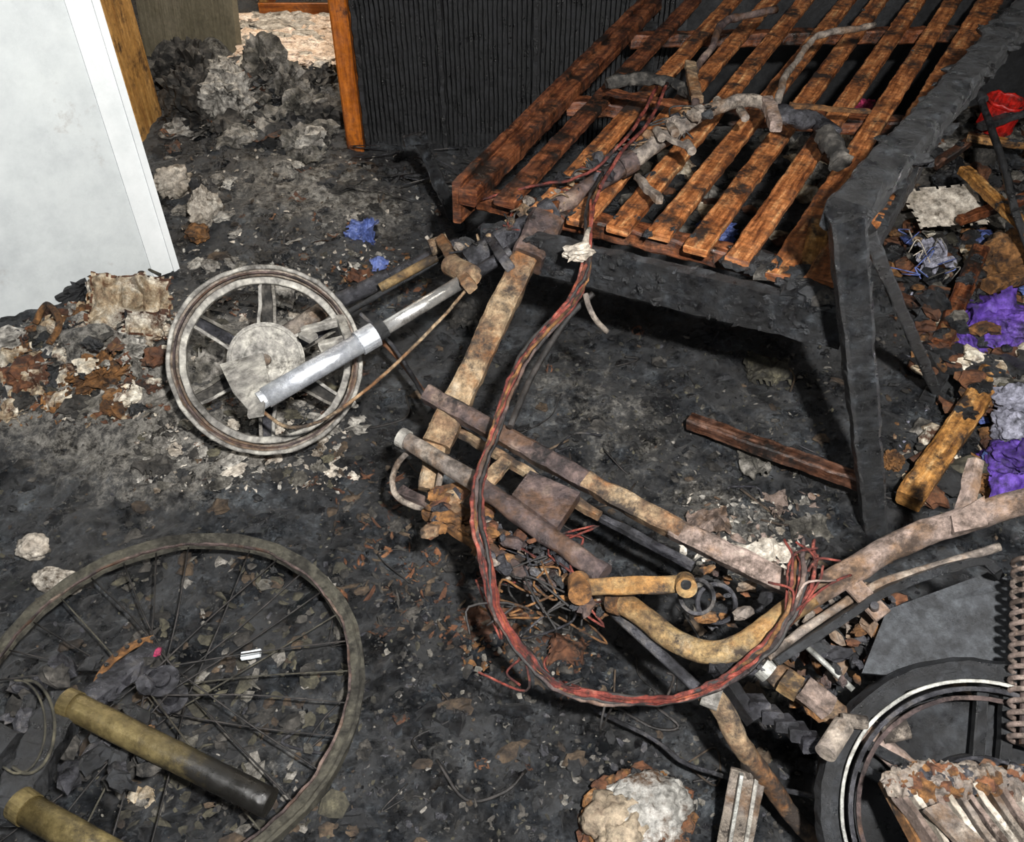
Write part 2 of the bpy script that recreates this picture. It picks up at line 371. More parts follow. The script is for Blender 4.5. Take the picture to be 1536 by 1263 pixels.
for i in range(150):
    px,py=random.uniform(365,498),random.uniform(30,102); s=random.uniform(.02,.075); c=G(px,py,s*.1)
    if inroom(c,s): blob(b,c,(s*1.5,s,s*.35),random.choice([creamp,creamp,cream]),i,d=3,a=.5,ridge=.8)
b.done()
def clutter(b,x0,x1,y0,y1,n,ms,s0,s1,k=.35,flat=.7,seed=0,d=3):
    for i in range(n):
        px,py=random.uniform(x0,x1),random.uniform(y0,y1); s=random.uniform(s0,s1)*random.uniform(.6,1)
        c=G(px,py,s*k*.6)
        if not inroom(c,s*1.3): continue
        m=random.choice(ms)
        if random.random()<.5:
            u=Vector((random.uniform(-1,1),random.uniform(-1,1),random.uniform(-.3,.3))).normalized()*s*2.4
            v=u.cross(Vector((random.uniform(-.5,.5),random.uniform(-.5,.5),1))).normalized()*s*1.7
            sheet(b,c+Vector((0,0,s*.3)),u,v,m,9,7,s*.5,.45/s,i+seed,sm=False,m2=random.choice([None,leafr,black]))
        else: blob(b,c,(s*random.uniform(1,1.6),s*.9,s*flat),m,i+seed,d=d,a=.6,f=1.5,ridge=1.1)
b=B('burnt_rag_heap')
clutter(b,228,495,105,215,190,[rag,ashpap,ashpap,rag,ashl,char,black,rag],.02,.07,seed=40)
for (x,y,m_,sd,s) in ((345,160,ashl,3,.08),(285,110,rag,5,.09),(430,150,ashpap,9,.07),(290,160,rag,11,.09),(400,115,ashpap,12,.08),(250,130,rag,13,.08),(460,180,ashpap,14,.06)):
    c=G(x,y,.04)
    if inroom(c,.06): blob(b,c,(s*1.1,s*.8,s),m_,sd,a=.6,f=1.3,ridge=1.0)
b.done()
# ---------------------------------------------------------------- slatted bed
b=B('slatted_bed_frame')
nl,nr=P(705,292,.5),P(1235,432,.5)
fl=P(985,2,.5); fr=P(1500,-20,.5)
tn=lambda s,k:(nl.lerp(nr,s)).lerp(fl.lerp(fr,s),k)
NS=9
beam(b,tn(0,-.01),tn(0,1),.045,.04,slatr,jit=.003)
beam(b,tn(0,0)+Vector((-.03,0,-.02)),tn(0,1)+Vector((-.03,0,-.02)),.02,.10,slatr,jit=.003)
for i in range(1,NS):
    s=i/NS; k0=random.uniform(-.01,.02)
    a_,c_=tn(s,k0)+Vector((0,0,random.uniform(-.006,.004))),tn(s+random.uniform(-.01,.01),1)
    beam(b,a_,c_,.050,.018,slat if i!=1 else slatr,jit=.0025,ch=.003)
    for q in range(3):
        k_=random.choice([random.uniform(0,.03),random.random()]); p=a_.lerp(c_,k_)+Vector((random.choice([-.022,.022]),0,.005)); r_=random.uniform(.004,.009)
        blob(b,p,(r_,r_*2.4,.004),char,q+i*9,d=2,a=.8,ridge=1.2,rot=-.5)
beam(b,tn(1,-.0),tn(1,1),.08,.03,slat,jit=.003)
for k in (.04,.42,.8): beam(b,tn(0,k)-Vector((0,0,.035)),tn(1,k)-Vector((0,0,.035)),.05,.04,slatr,jit=.004)
e0,e1=P(690,345,.45),P(1268,492,.45)
beam(b,P(800,378,.455),e1,.035,.085,char,jit=.004)
lt,lb=P(1268,318,.75),P(1312,795,.0)
beam(b,lb,lt,.046,.046,char,up=(0,1,0),jit=.003,taper=1.15)
far=P(1545,5,.76)
beam(b,lt-Vector((0,0,.01)),far+(far-lt)*.9-Vector((0,0,.02)),.062,.055,char,jit=.006)
beam(b,tn(1.045,-.0)-Vector((0,0,.02)),tn(1.045,1)+Vector((0,0,-.02)),.03,.07,char,jit=.006)
beam(b,P(1300,345,.70),P(1412,605,.0),.022,.022,char,up=(0,1,0),jit=.003)
beam(b,P(735,350,.45),P(760,470,.02),.045,.045,char,up=(0,1,0),jit=.005)
beam(b,tn(.02,.9)-Vector((0,0,.5)),tn(.02,.9)-Vector((0,0,.03)),.045,.045,char,up=(0,1,0),jit=.004)
beam(b,tn(.98,.9)-Vector((0,0,.5)),tn(.98,.9)-Vector((0,0,.03)),.045,.045,char,up=(0,1,0),jit=.004)
beam(b,P(1035,632,.05),P(1305,728,.09),.036,.03,slatd,jit=.004)
beam(b,P(1228,345,.5),P(1210,430,.48),.045,.05,wood2,jit=.004)
for i in range(90):
    c=P(1110,392,.49).lerp(P(1255,440,.5),random.random())+Vector((random.uniform(-.02,.02),random.uniform(-.03,.05),0)); s=random.uniform(.006,.02); blob(b,c,(s*1.4,s,s*.6),random.choice([char,black,rag]),i,d=2,ridge=1,a=.6)
for i in range(200):
    c=lt.lerp(far,random.random()*1.3)+Vector((random.uniform(-.03,.03),random.uniform(-.03,.03),random.uniform(-.03,.01))); s=random.uniform(.004,.013); blob(b,c,(s*1.6,s,s*.7),random.choice([char,black]),i,d=2,ridge=1,a=.6)
for i in range(120):
    c=P(800,378,.455).lerp(e1,random.random())+Vector((random.uniform(-.01,.01),random.uniform(-.018,-.012),random.uniform(-.038,.042))); s=random.uniform(.003,.008); blob(b,c,(s*1.8,s*.6,s*.8),random.choice([char,black]),i,d=2,ridge=1,a=.6)
b.done()
b=B('charred_strut'); beam(b,P(628,205,.30),P(690,345,.02),.035,.03,char,up=(0,1,0),jit=.005); beam(b,P(605,212,.3),P(640,204,.31),.03,.03,char,jit=.006); b.done()
# ---------------------------------------------------------------- moped
mo=bpy.data.objects.new('burnt_electric_moped',None); scene.collection.objects.link(mo)
b=B('front_wheel',mo)
wc=P(401,541,.25); wn=Vector((.20,-.74,.62)).normalized()
R=.192
_,wu,wv=axes(wn)
ring(b,wc,wn,R,[(.006,-.03),(.008,.0),(.006,.024),(-.004,.024),(-.006,.012),(-.012,.008),(-.012,-.008),(-.006,-.012),(-.002,-.03)],ash_metal,110,jit=.002)
ring(b,wc+wn*.020,wn,R-.006,rect(.004,.012),purpm,110,jit=.001)
ring(b,wc+wn*.028,wn,R+.005,circ(.005,8),castg,110,jit=.002,sm=True)
ring(b,wc+wn*.010,wn,R-.022,rect(.014,.022),castg,110,jit=.002)
for i in range(6):
    a=i*math.pi/3+.35; dr=wu*math.cos(a)+wv*math.sin(a); tg=wn.cross(dr)
    for o in (-.012,.012):
        beam(b,wc+dr*.06+tg*o*1.5,wc+dr*(R-.02)+tg*o,.007,.02,castg if o>0 else ashpap,up=wn,jit=.002)
    beam(b,wc+dr*.06-wn*.008,wc+dr*(R-.02)-wn*.008,.022,.006,rag if i%2 else dkmetal,up=wn)
cyl(b,wc-wn*.03,wc+wn*.03,.055,castg,32); cyl(b,wc+wn*.03,wc+wn*.036,.080,castg,40); cyl(b,wc+wn*.036,wc+wn*.048,.045,castg,32); cyl(b,wc+wn*.045,wc+wn*.075,.012,ash_metal)
ring(b,wc+wn*.037,wn,.074,rect(.006,.006),castg,60)
b.done()
b=B('front_fork',mo)
f0,f1,f2=P(398,597,.335),P(560,503,.38),P(705,415,.43)
tube(b,[f0,f1],.021,steel,20); cyl(b,f0.lerp(f1,.86),f0.lerp(f1,1.02),.025,steel,24); cyl(b,f0.lerp(f1,-.05),f0.lerp(f1,.08),.018,steel)
tube(b,[f1,f2],.0145,chrome,20); cyl(b,f1,f1.lerp(f2,.12),.018,black,20)
g1,g2=P(500,455,.22),P(690,365,.33)
tube(b,[P(405,515,.17),g1],.02,ash_metal,16); tube(b,[g1,g1.lerp(g2,.45)],.02,dkmetal,16,jit=.002); tube(b,[g1.lerp(g2,.45),g2],.016,dkmetal,16)
tube(b,[P(520,470,.24),P(690,372,.33)],.007,black); tube(b,[P(570,432,.28),P(655,385,.33)],.011,yell,12)
plate(b,[P(330,548,.33),P(395,530,.34),P(408,588,.34),P(378,622,.33),P(350,590,.33)],.006,castg)
plate(b,[P(375,590,.335),P(400,580,.34),P(395,622,.34),P(372,626,.33)],.008,castg)
beam(b,P(452,497,.34),P(520,480,.35),.016,.016,castg,jit=.001); beam(b,P(510,478,.35),P(528,520,.37),.018,.018,castg,jit=.001); beam(b,P(480,520,.34),P(545,505,.36),.018,.02,castg,jit=.001)
beam(b,P(455,500,.34),P(470,508,.34),.025,.012,castg)
beam(b,P(664,362,.38),P(704,428,.44),.032,.024,ochre,up=(1,-.5,.7),jit=.002); cyl(b,P(676,398,.42),P(708,414,.44),.023,ochre); cyl(b,P(645,372,.36),P(672,362,.37),.019,ochre)
beam(b,P(728,345,.43),P(760,395,.47),.034,.02,dkmetal,up=(1,-.5,.7),jit=.002)
tube(b,[f2,P(765,378,.46)],.0135,dkmetal,14)
b.done()
b=B('handlebar',mo)
h0,h1,h2,h3=P(700,392,.41),P(825,318,.48),P(950,240,.55),P(1045,175,.60)
tube(b,[h0,h1],.025,dkmetal,18,jit=.003); tube(b,[h1,h2],.021,purpm,18,jit=.004); tube(b,[h2,h3],.018,ash_metal,18,jit=.004)
cyl(b,P(800,335,.47),P(830,314,.49),.030,dkmetal); cyl(b,P(930,252,.54),P(950,240,.55),.025,purpm)
tube(b,[h3,P(1085,158,.61),P(1130,150,.615),P(1165,168,.61)],.0155,ash_metal,16,jit=.004)
tube(b,[P(1165,168,.61),P(1195,178,.61),P(1225,182,.6),P(1250,205,.59)],.019,dkmetal,16,jit=.008,jf=40); tube(b,[P(1238,198,.59),P(1262,245,.575)],.022,rag,16,jit=.012,jf=50)
tube(b,[P(1045,180,.60),P(1040,130,.61),P(1045,100,.62),P(1068,70,.64),P(1080,40,.65),P(1110,25,.65),P(1165,15,.65)],.009,purpm,12,jit=.005)
tube(b,[P(1165,165,.61),P(1175,120,.63),P(1200,85,.64),P(1225,55,.65),P(1270,45,.65),P(1312,38,.65)],.008,ash_metal,12,jit=.005)
tube(b,[P(910,125,.56),P(960,118,.57),P(1015,128,.58),P(1045,150,.59)],.014,rag,14,jit=.012,jf=45)
beam(b,P(915,138,.55),P(1065,165,.585),.03,.008,slatr,jit=.004); beam(b,P(1185,158,.6),P(1305,168,.57),.012,.01,rust,jit=.003)
beam(b,P(1150,150,.62),P(1165,190,.62),.026,.022,pink,jit=.003); beam(b,P(1035,95,.62),P(1045,150,.61),.026,.018,ochre,jit=.004)
for (x,y) in ((985,195),(1005,188),(1030,215),(1075,150),(1110,165)):
    cyl(b,P(x,y,.6),P(x+8,y+12,.6),.010,ash_metal,10)
beam(b,P(955,265,.54),P(990,300,.55),.016,.016,ash_metal,jit=.004); beam(b,P(990,200,.6),P(1040,225,.6),.012,.010,ash_metal,jit=.003)
for i in range(34):
    k=i/33; c=h0.lerp(h3,k); q=[c+Vector((random.uniform(-.05,.05),random.uniform(-.03,.03),random.uniform(-.01,.04))) for _ in range(4)]
    tube(b,q,.0022,random.choice([ochre,blcab,redcab,dkmetal,blcab]),6,4)
for i in range(60):
    c=h0.lerp(h3,random.random())+Vector((random.uniform(-.03,.03),random.uniform(-.03,.03),random.uniform(0,.03))); s=random.uniform(.004,.014); blob(b,c,(s*1.5,s,s),random.choice([dkmetal,ash_metal,ochre,black]),i,d=2,ridge=1,a=.6)
b.done()
b=B('frame',mo)
beam(b,P(800,362,.47),P(655,668,.27),.050,.042,ochre,up=(0,-.6,.8),jit=.004,taper=1.05)
beam(b,P(822,330,.49),P(790,392,.45),.068,.055,purpm,up=(0,-.6,.8),jit=.005)
beam(b,P(660,640,.28),P(640,735,.22),.04,.04,ochre,up=(0,-.6,.8),jit=.004,taper=.8)
beam(b,P(642,592,.32),P(890,728,.32),.032,.036,purpm,up=(0,-.5,.8),jit=.003); beam(b,P(880,722,.32),P(1025,800,.32),.032,.038,ochre,up=(0,-.5,.8),jit=.004)
beam(b,P(1010,793,.32),P(1205,888,.33),.034,.036,pink,up=(0,-.5,.8),jit=.003)
beam(b,P(690,648,.26),P(900,775,.26),.016,.018,ochre,jit=.003); beam(b,P(880,765,.25),P(1040,850,.25),.014,.014,dkmetal,jit=.002)
tube(b,[P(606,658,.30),P(720,728,.30)],.0170,ash_metal,16,jit=.002); tube(b,[P(715,725,.30),P(905,862,.30)],.0175,purpm,16,jit=.004)
cyl(b,P(600,655,.302),P(611,661,.30),.0185,castg,20)
beam(b,P(640,765,.22),P(740,830,.24),.026,.022,rust,jit=.005); beam(b,P(725,820,.24),P(815,885,.26),.026,.022,purpm,jit=.005)
tube(b,[P(660,700,.27),P(630,672,.27),P(600,690,.25),P(588,722,.22),P(600,748,.2),P(635,762,.2),P(655,735,.24),P(662,705,.27)],.006,ash_metal,10,jit=.002)
beam(b,P(600,735,.2),P(650,760,.21),.02,.012,purpm,jit=.002); beam(b,P(628,668,.28),P(672,705,.26),.016,.016,purpm,jit=.002)
plate(b,[P(795,712,.305),P(870,745,.305),P(835,798,.305),P(768,748,.305)],.022,purpm)
plate(b,[P(650,735,.24),P(690,725,.25),P(740,765,.25),P(730,795,.24),P(685,785,.23)],.014,rust)
for i in range(50):
    c=P(random.uniform(645,740),random.uniform(730,800),.25); s=random.uniform(.005,.013); blob(b,c,(s*1.5,s,s*.7),random.choice([rust,rust,leafr,ochre,dkmetal]),i,d=2,ridge=1,a=.6)
beam(b,P(760,690,.29),P(700,760,.27),.026,.01,ochre,jit=.004)
beam(b,P(862,882,.32),P(1035,876,.33),.026,.016,yell,up=(0,-.5,.8),jit=.002); cyl(b,P(1027,872,.33),P(1030,882,.345),.016,yell); cyl(b,P(868,872,.31),P(870,892,.33),.018,rust); cyl(b,P(1028,875,.345),P(1029,877,.35),.008,black)
ring(b,P(1045,895,.3),(0,-.5,.8),.026,rect(.006,.010),dkmetal,32); ring(b,P(1075,905,.27),(0,-.5,.8),.03,circ(.004,8),dkmetal,32)
st=[P(925,898,.27),P(965,925,.27),P(1010,960,.27),P(1060,978,.28),P(1110,970,.30),P(1160,935,.32),P(1215,893,.35)]
tube(b,st,.0180,yell,18,8,jit=.002)
st2=[P(1205,898,.345),P(1290,848,.37),P(1370,806,.40),P(1450,778,.43),P(1560,745,.47)]
tube(b,st2,.0195,pink,18,8,jit=.003)
cyl(b,P(918,900,.268),P(932,904,.275),.021,rust)
tube(b,[P(1150,985,.3),P(1250,915,.33),P(1310,880,.34),P(1400,850,.37),P(1500,820,.4)],.007,ash_metal,10,jit=.002)
beam(b,P(1275,872,.36),P(1325,925,.35),.028,.007,pink,up=(0,-.4,.9),jit=.001); cyl(b,P(1312,912,.36),P(1312,908,.37),.006,dkmetal)
beam(b,P(1462,690,.47),P(1445,775,.43),.022,.018,pink,up=(0,-1,.2),jit=.005); plate(b,[P(1425,775,.44),P(1475,745,.46),P(1480,790,.44),P(1430,800,.43)],.012,pink)
sweep(b,crom([P(1160,992,.29),P(1235,945,.32),P(1315,893,.35),P(1400,858,.38),P(1470,842,.4),P(1500,862,.4)],6),rect(.012,.05),black,up=(0,-.5,.8),jit=.002)
plate(b,[P(1292,1010,.28),P(1330,915,.32),P(1480,860,.36),P(1545,880,.37),P(1545,1030,.3),P(1400,1020,.28)],.006,fendm)
tube(b,[P(1062,1000,.27),P(1148,1005,.27)],.010,dkmetal,10)
tube(b,[P(1150,1002,.27),P(1295,1098,.26)],.018,ochre,16,jit=.004); cyl(b,P(1142,997,.275),P(1155,1008,.27),.019,silverm); tube(b,[P(1290,1092,.26),P(1420,1200,.25)],.015,pink,12,jit=.005)
beam(b,P(1205,1030,.29),P(1245,1062,.28),.032,.026,pink,jit=.005); beam(b,P(1175,1020,.29),P(1200,1035,.29),.03,.026,yell,jit=.004)
cyl(b,P(1238,1130,.3),P(1265,1088,.3),.0145,ash_metal,20); tube(b,[P(1262,1080,.29),P(1300,1085,.29)],.010,ash_metal)
cyl(b,P(1320,1100,.27),P(1360,1090,.28),.016,ash_metal)
sd=[P(1060,1040,.26),P(1085,1065,.24),P(1110,1115,.2),P(1150,1170,.13),P(1195,1230,.06),P(1240,1275,.02)]
tube(b,sd,.0145,ochre,14,6,jit=.003,sc=(1.2,.95)); cyl(b,P(1055,1040,.26),P(1080,1050,.26),.017,castg)
tube(b,[P(920,918,.24),P(1000,990,.24),P(1062,1048,.25)],.009,dkmetal,10)
beam(b,P(1075,1000,.27),P(1130,1080,.24),.016,.03,dkmetal,jit=.003)
tube(b,[P(1205,965,.3),P(1280,1035,.29)],.0045,silverm,8)
for i in range(5):
    beam(b,P(1130+i*20,1050+i*14,.24),P(1140+i*20,1064+i*14,.26),.03,.02,dkmetal,jit=.004)
for i in range(260):
    px=random.uniform(720,900);py=800+ (px-720)*.45+random.uniform(-25,45)
    r_=random.random()
    if r_<.35: px=random.uniform(1190,1350);py=random.uniform(880,1000)
    elif r_<.55: px=random.uniform(1050,1300); py=830+(px-1050)*.9+random.uniform(-30,90)
    c=P(px,py,random.uniform(.2,.3)); s=random.uniform(.003,.011); blob(b,c,(s*1.8,s,s*.8),random.choice([rust,dkmetal,leafr,ash_metal,purpm,dkmetal,black]),i,d=2,ridge=1,a=.6)
for i in range(26):
    c=P(random.uniform(740,900),random.uniform(820,930),random.uniform(.22,.3))
    q=[c+Vector((random.uniform(-.05,.05),random.uniform(-.05,.05),random.uniform(-.02,.02))) for _ in range(4)]
    tube(b,q,.002,random.choice([redcab,rust,dkmetal,blcab]),6,4)
b.done()
b=B('cable_loom',mo)
cp=[(905,262,.56),(885,310,.55),(882,365,.53),(878,410,.5),(850,462,.47),(800,520,.44),(765,580,.42),(742,650,.39),(722,715,.37),(718,780,.36),(728,850,.34),(750,920,.30),(790,985,.27),(840,1030,.25),(910,1048,.25),(1000,1050,.26),(1080,1028,.29),(1140,985,.32),(1185,925,.36),(1200,875,.38),(1212,825,.38)]
base=[P(*c)+noise.noise_vector(Vector((c[0]*.02,c[1]*.02,3)))*.006 for c in cp]
for k in range(9):
    ph=k*6.28/9; pts=[]
    for i,p in enumerate(base):
        spread=.0064+.006*noise.noise(Vector((i*.5,k,0)))+(.010 if i>18 else 0)
        w_=ph+i*.6
        pts.append(p+Vector((math.cos(w_)*spread,math.sin(w_)*spread*.6,math.sin(w_)*spread*.8))+noise.noise_vector(Vector((i*.9,k*3,1)))*.006)
    tube(b,pts[(k%3):len(pts)-(k%2)],.0032,[redcab,orcab,redcab,blcab,purpm,redcab,rust,redcab,blcab][k],7,8,jit=.003,jf=50)
for k in range(9):
    p=base[-2]+Vector((random.uniform(-.02,.04),random.uniform(-.02,.05),.01)); q=[base[-3]+Vector((random.uniform(-.01,.01),0,0)),p,p+Vector((random.uniform(-.03,.05),random.uniform(0,.04),random.uniform(-.02,.02)))]
    tube(b,q,.002,random.choice([redcab,redcab,pink]),6,5,jit=.002)
for k in range(8):
    a0=base[random.randint(11,16)]; q=[a0,a0+Vector((random.uniform(-.05,.04),random.uniform(-.04,.06),random.uniform(-.04,.01))),a0+Vector((random.uniform(-.08,.04),random.uniform(-.04,.08),random.uniform(-.07,0)))]
    tube(b,q,.002,random.choice([redcab,blcab]),6,5)
tube(b,[P(1000,125,.6),P(975,180,.6),P(935,225,.59),P(900,280,.57)],.004,redcab,8,jit=.002); tube(b,[P(985,130,.6),P(945,200,.6),P(880,260,.57),P(800,280,.52),P(720,300,.48)],.0035,redcab,8,jit=.004)
blob(b,P(868,378,.53),(.026,.018,.012),cream,4,d=3,a=.6,ridge=.9,rot=.3); tube(b,[P(884,345,.54),P(872,380,.53)],.006,cream,8,jit=.004)
tube(b,[P(878,440,.49),P(888,472,.46),P(910,498,.42)],.0055,ash_metal,8,jit=.002)
tube(b,[P(705,428,.43),P(660,480,.37),P(600,540,.33),P(540,592,.3),P(480,632,.28),P(430,640,.28),P(395,618,.3)],.0035,ochre,8,jit=.001)
tube(b,[P(540,470,.26),P(590,520,.2),P(640,600,.2)],.005,dkmetal,8); tube(b,[P(560,500,.2),P(600,540,.16),P(650,610,.14)],.006,leafr,8)
tube(b,[P(890,440,.46),P(850,480,.42),P(800,560,.38),P(765,640,.36)],.006,blcab,8)
b.done()
b=B('rear_wheel',mo)
rc=P(1478,1235,.24); rn=Vector((-.25,-.50,.83)).normalized(); _,ru,rv=axes(rn)
RR=.180
ring(b,rc+rn*.02,rn,RR,rect(.005,.008),silverm,100,jit=.001); ring(b,rc,rn,RR-.010,rect(.006,.07),dkmetal,90)
ring(b,rc-rn*.010,rn,RR+.014,[(.016,-.03),(.018,0),(.012,.02),(.0,.026),(-.012,.022),(-.014,-.03)],rubber,110,jit=.004)
ring(b,rc+rn*.012,rn,RR-.022,rect(.006,.010),purpm,90,jit=.001)
for i in range(5):
    a=i*math.pi*2/5+.5; dr=ru*math.cos(a)+rv*math.sin(a)
    for o in (-.016,.016): beam(b,rc+dr*.05+rn.cross(dr)*o,rc+dr*(RR-.01)+rn.cross(dr)*o,.014,.025,black,up=rn,jit=.001)
cyl(b,rc-rn*.03,rc+rn*.025,.085,dkmetal,36); ring(b,rc+rn*.03,rn,.06,rect(.008,.006),pink,40); cyl(b,rc-rn*.035,rc-rn*.03,RR-.02,black,48)
b.done()
b=B('finned_motor_casing',mo)
for i in range(14):
    px=1340+i*17; beam(b,P(px,1178,.34),P(px+75,1295,.33),.007,.03,[pink,cream,ash_metal][i%3],up=(0,-.4,.9),jit=.004)
plate(b,[P(1320,1170,.31),P(1545,1150,.31),P(1560,1300,.31),P(1390,1300,.31)],.02,rust)
plate(b,[P(1385,1215,.36),P(1410,1205,.36),P(1475,1263,.36),P(1450,1280,.36)],.008,ash_metal)
for i in range(130):
    s=random.uniform(.003,.008); blob(b,P(random.uniform(1330,1540),random.uniform(1150,1190),.35),(s*1.5,s,s),random.choice([rust,leafr,ash_metal,dkmetal,ash_metal]),i,d=2,ridge=1,a=.6)
b.done()
b=B('coil_spring',mo)
pts=[]; s0,s1=P(1552,840,.45),P(1548,1120,.34); ax=(s1-s0).normalized(); n_,u_,v_=axes(ax); NT=17
for i in range(NT*14+1):
    a=2*math.pi*i/14; pts.append(s0.lerp(s1,i/(NT*14))+(u_*math.cos(a)+v_*math.sin(a))*.027)
sweep(b,pts,circ(.0036,7),pink,sm=True,jit=.001); cyl(b,s0,s1,.015,purpm)
b.done()
# ---------------------------------------------------------------- bicycle wheel + fork
b=B('bicycle_wheel')
bn=Vector((.03,-.05,1)).normalized(); bc=P(252,1038,.10); _,bu,bv=axes(bn); BR=.312
ring(b,bc,bn,BR,[(.012,-.012),(.013,.010),(.008,.012),(.003,.006),(-.006,.005),(-.012,.003),(-.013,-.006),(.003,-.010)],rimold,130,jit=.003)
ring(b,bc+bn*.009,bn,BR-.011,rect(.004,.005),purpm,130,jit=.004)
hub0,hub1=bc-bn*.035,bc+bn*.045
cyl(b,hub0,hub1,.014,dkmetal); cyl(b,hub1-bn*.01,hub1-bn*.006,.028,dkmetal,24); cyl(b,hub0+bn*.01,hub0+bn*.014,.028,dkmetal,24)
NSP=32
for i in range(NSP):
    if i in (5,14,15,23,24): continue
    a=2*math.pi*i/NSP; side=1 if i%2 else -1; off=(.62 if (i//2)%2 else -.62)
    hp=(hub1-bn*.008 if side>0 else hub0+bn*.012)+(bu*math.cos(a+off*2)+bv*math.sin(a+off*2))*.026
    rp=bc+(bu*math.cos(a)+bv*math.sin(a))*(BR-.012)
    mid=hp.lerp(rp,.5)+Vector((random.uniform(-1,1),random.uniform(-1,1),0))*.008
    tube(b,[hp,mid,rp],.0015,blcab if i%5 else rimold,6,4)
ring(b,hub1+bn*.008-bu*.02,bn,.078,rect(.014,.003),rust,60,a0=1.2,a1=4.6,jit=.002)
for i in range(14):
    a=1.2+3.4*i/13; c=hub1+bn*.011-bu*.02+(bu*math.cos(a)+bv*math.sin(a))*.078; cyl(b,c,c+bn*.002,.004,black,8)
b.done()
b=B('bicycle_fork')
A0,A2=P(108,1058,.24),P(405,1205,.20)
tube(b,lin(A0,A2,12),.0205,bronze,24,2,jit=.001); cyl(b,P(98,1053,.241),P(114,1060,.24),.0215,bronze)
D0,D1=P(35,1210,.26),P(230,1320,.24); tube(b,[D0,D1],.0205,bronze,22); cyl(b,P(28,1204,.261),P(45,1216,.26),.022,bronze)
beam(b,P(105,1045,.22),P(10,1225,.24),.055,.04,black,jit=.010,up=(0,-.3,1)); beam(b,P(20,1130,.23),P(-90,1090,.24),.05,.05,black,jit=.005)
beam(b,P(228,975,.15),P(125,1058,.2),.032,.026,dkmetal,jit=.006); blob(b,P(236,978,.16),(.008,.007,.005),magenta,3,d=2,ridge=.9)
beam(b,P(80,1130,.2),P(30,1200,.2),.02,.02,dkmetal,jit=.004)
for (dx,rr,m_) in ((40,.0022,olive),(26,.0016,olive)):
    rp=[P(dx+42*math.cos(a),1090+70*math.sin(a),.27+.02*math.sin(a)) for a in [i*.42 for i in range(-4,6)]]
    tube(b,rp,rr,m_,8)
for i in range(60):
    c=P(random.uniform(10,240),random.uniform(990,1180),random.uniform(.12,.2)); s=random.uniform(.005,.014); blob(b,c,(s*1.6,s,s*.8),random.choice([black,dkmetal,rag]),i,d=2,ridge=1,a=.6)
b.done()
# ---------------------------------------------------------------- named debris
def obj(name,fn):
    b=B(name); fn(b); return b.done()
def f(b):
    sheet(b,G(205,478,.05),Vector((.2,.02,-.03)),Vector((0,.10,.12)),paper,40,26,.03,14,3,sm=False,m2=leafr)
    sheet(b,G(165,465,.05),Vector((.09,-.02,.03)),Vector((0,.05,.09)),paper,20,14,.02,18,5,sm=False,m2=rust)
    sheet(b,G(225,505,.04),Vector((.12,-.02,.0)),Vector((0,.05,.06)),paper,20,14,.02,18,5,sm=False,m2=leafr)
obj('scorched_newspaper',f)
def f(b):
    clutter(b,0,250,440,620,300,[paper,rag,ashl,rust,leafr,black,paper,rag,olive,ashpap,ashl],.007,.034,seed=11)
    for (x,y,s,sd) in ((75,505,.09,3),(45,585,.12,4),(25,545,.08,6),(110,570,.08,7),(90,610,.07,8)):
        sheet(b,G(x,y,.02),Vector((s,.01,.02)),Vector((0,s*.6,s*.4)),paper,18,12,.02,20,sd,sm=False,m2=random.choice([leafr,rust]))
    blob(b,G(150,570,.02),(.05,.04,.03),rust,12,a=.6,ridge=1.2,d=4); blob(b,G(190,535,.02),(.05,.04,.03),ashl,14,a=.6,ridge=1.2,d=4)
    blob(b,G(140,435,.02),(.08,.04,.03),black,20,a=.5,ridge=1.1,d=4)
    tube(b,[G(60,500,.03),G(85,490,.07),G(100,510,.05),G(80,530,.03)],.008,rust,8,jit=.004)
obj('burnt_household_rubbish',f)
def f(b):
    clutter(b,200,540,430,730,460,[ashl,rag,ashl,ashpap,ashpap,olive,black,cream],.004,.018,k=.2,flat=.4,seed=61)
obj('ash_heap_under_wheel',f)
def f(b):
    blob(b,G(265,295,.05),(.035,.055,.045),cream,21,a=.5,ridge=.7,d=4,sm=True); blob(b,G(312,335,.05),(.03,.05,.05),cream,22,a=.5,ridge=.8,d=4,sm=True); blob(b,G(305,318,.10),(.014,.02,.02),black,23,a=.5,d=3)
    blob(b,G(300,362,.03),(.03,.03,.02),rust,24,a=.5,d=3,ridge=1)
obj('melted_plastic_jug',f)
def f(b):
    sheet(b,G(545,358,.03),Vector((.08,0,.0)),Vector((0,.05,.06)),blue,20,14,.025,26,3,sm=False)
    sheet(b,G(570,405,.02),Vector((.05,0,.0)),Vector((0,.04,.01)),blue,8,6,.012,24,7,sm=False)
obj('blue_plastic_bag',f)
def f(b):
    blob(b,G(55,830,.02),(.026,.030,.025),cream,31,a=.3,ridge=.3,d=4,sm=True); blob(b,G(92,882,.02),(.048,.024,.025),cream,32,a=.3,ridge=.3,d=4,sm=True,rot=-.2)
obj('plaster_lump',f)
def f(b): beam(b,G(370,1005,.045),G(398,1000,.045),.014,.008,M('white_paper_tag',['c0c5c8','ced2d4'],5,grime=.2),jit=.001)
obj('white_tag',f)
padm=M('tan_padding',['5a4c40','807462','968c7e'],9,.8,soot=.3,sootcol='4a2c18')
padg=M('silvery_padding',['4a4844','75736e','908e89','a4a29c'],8,.6,.1,.4,60,soot=.34,sootcol='3c2c1e',sscale=12)
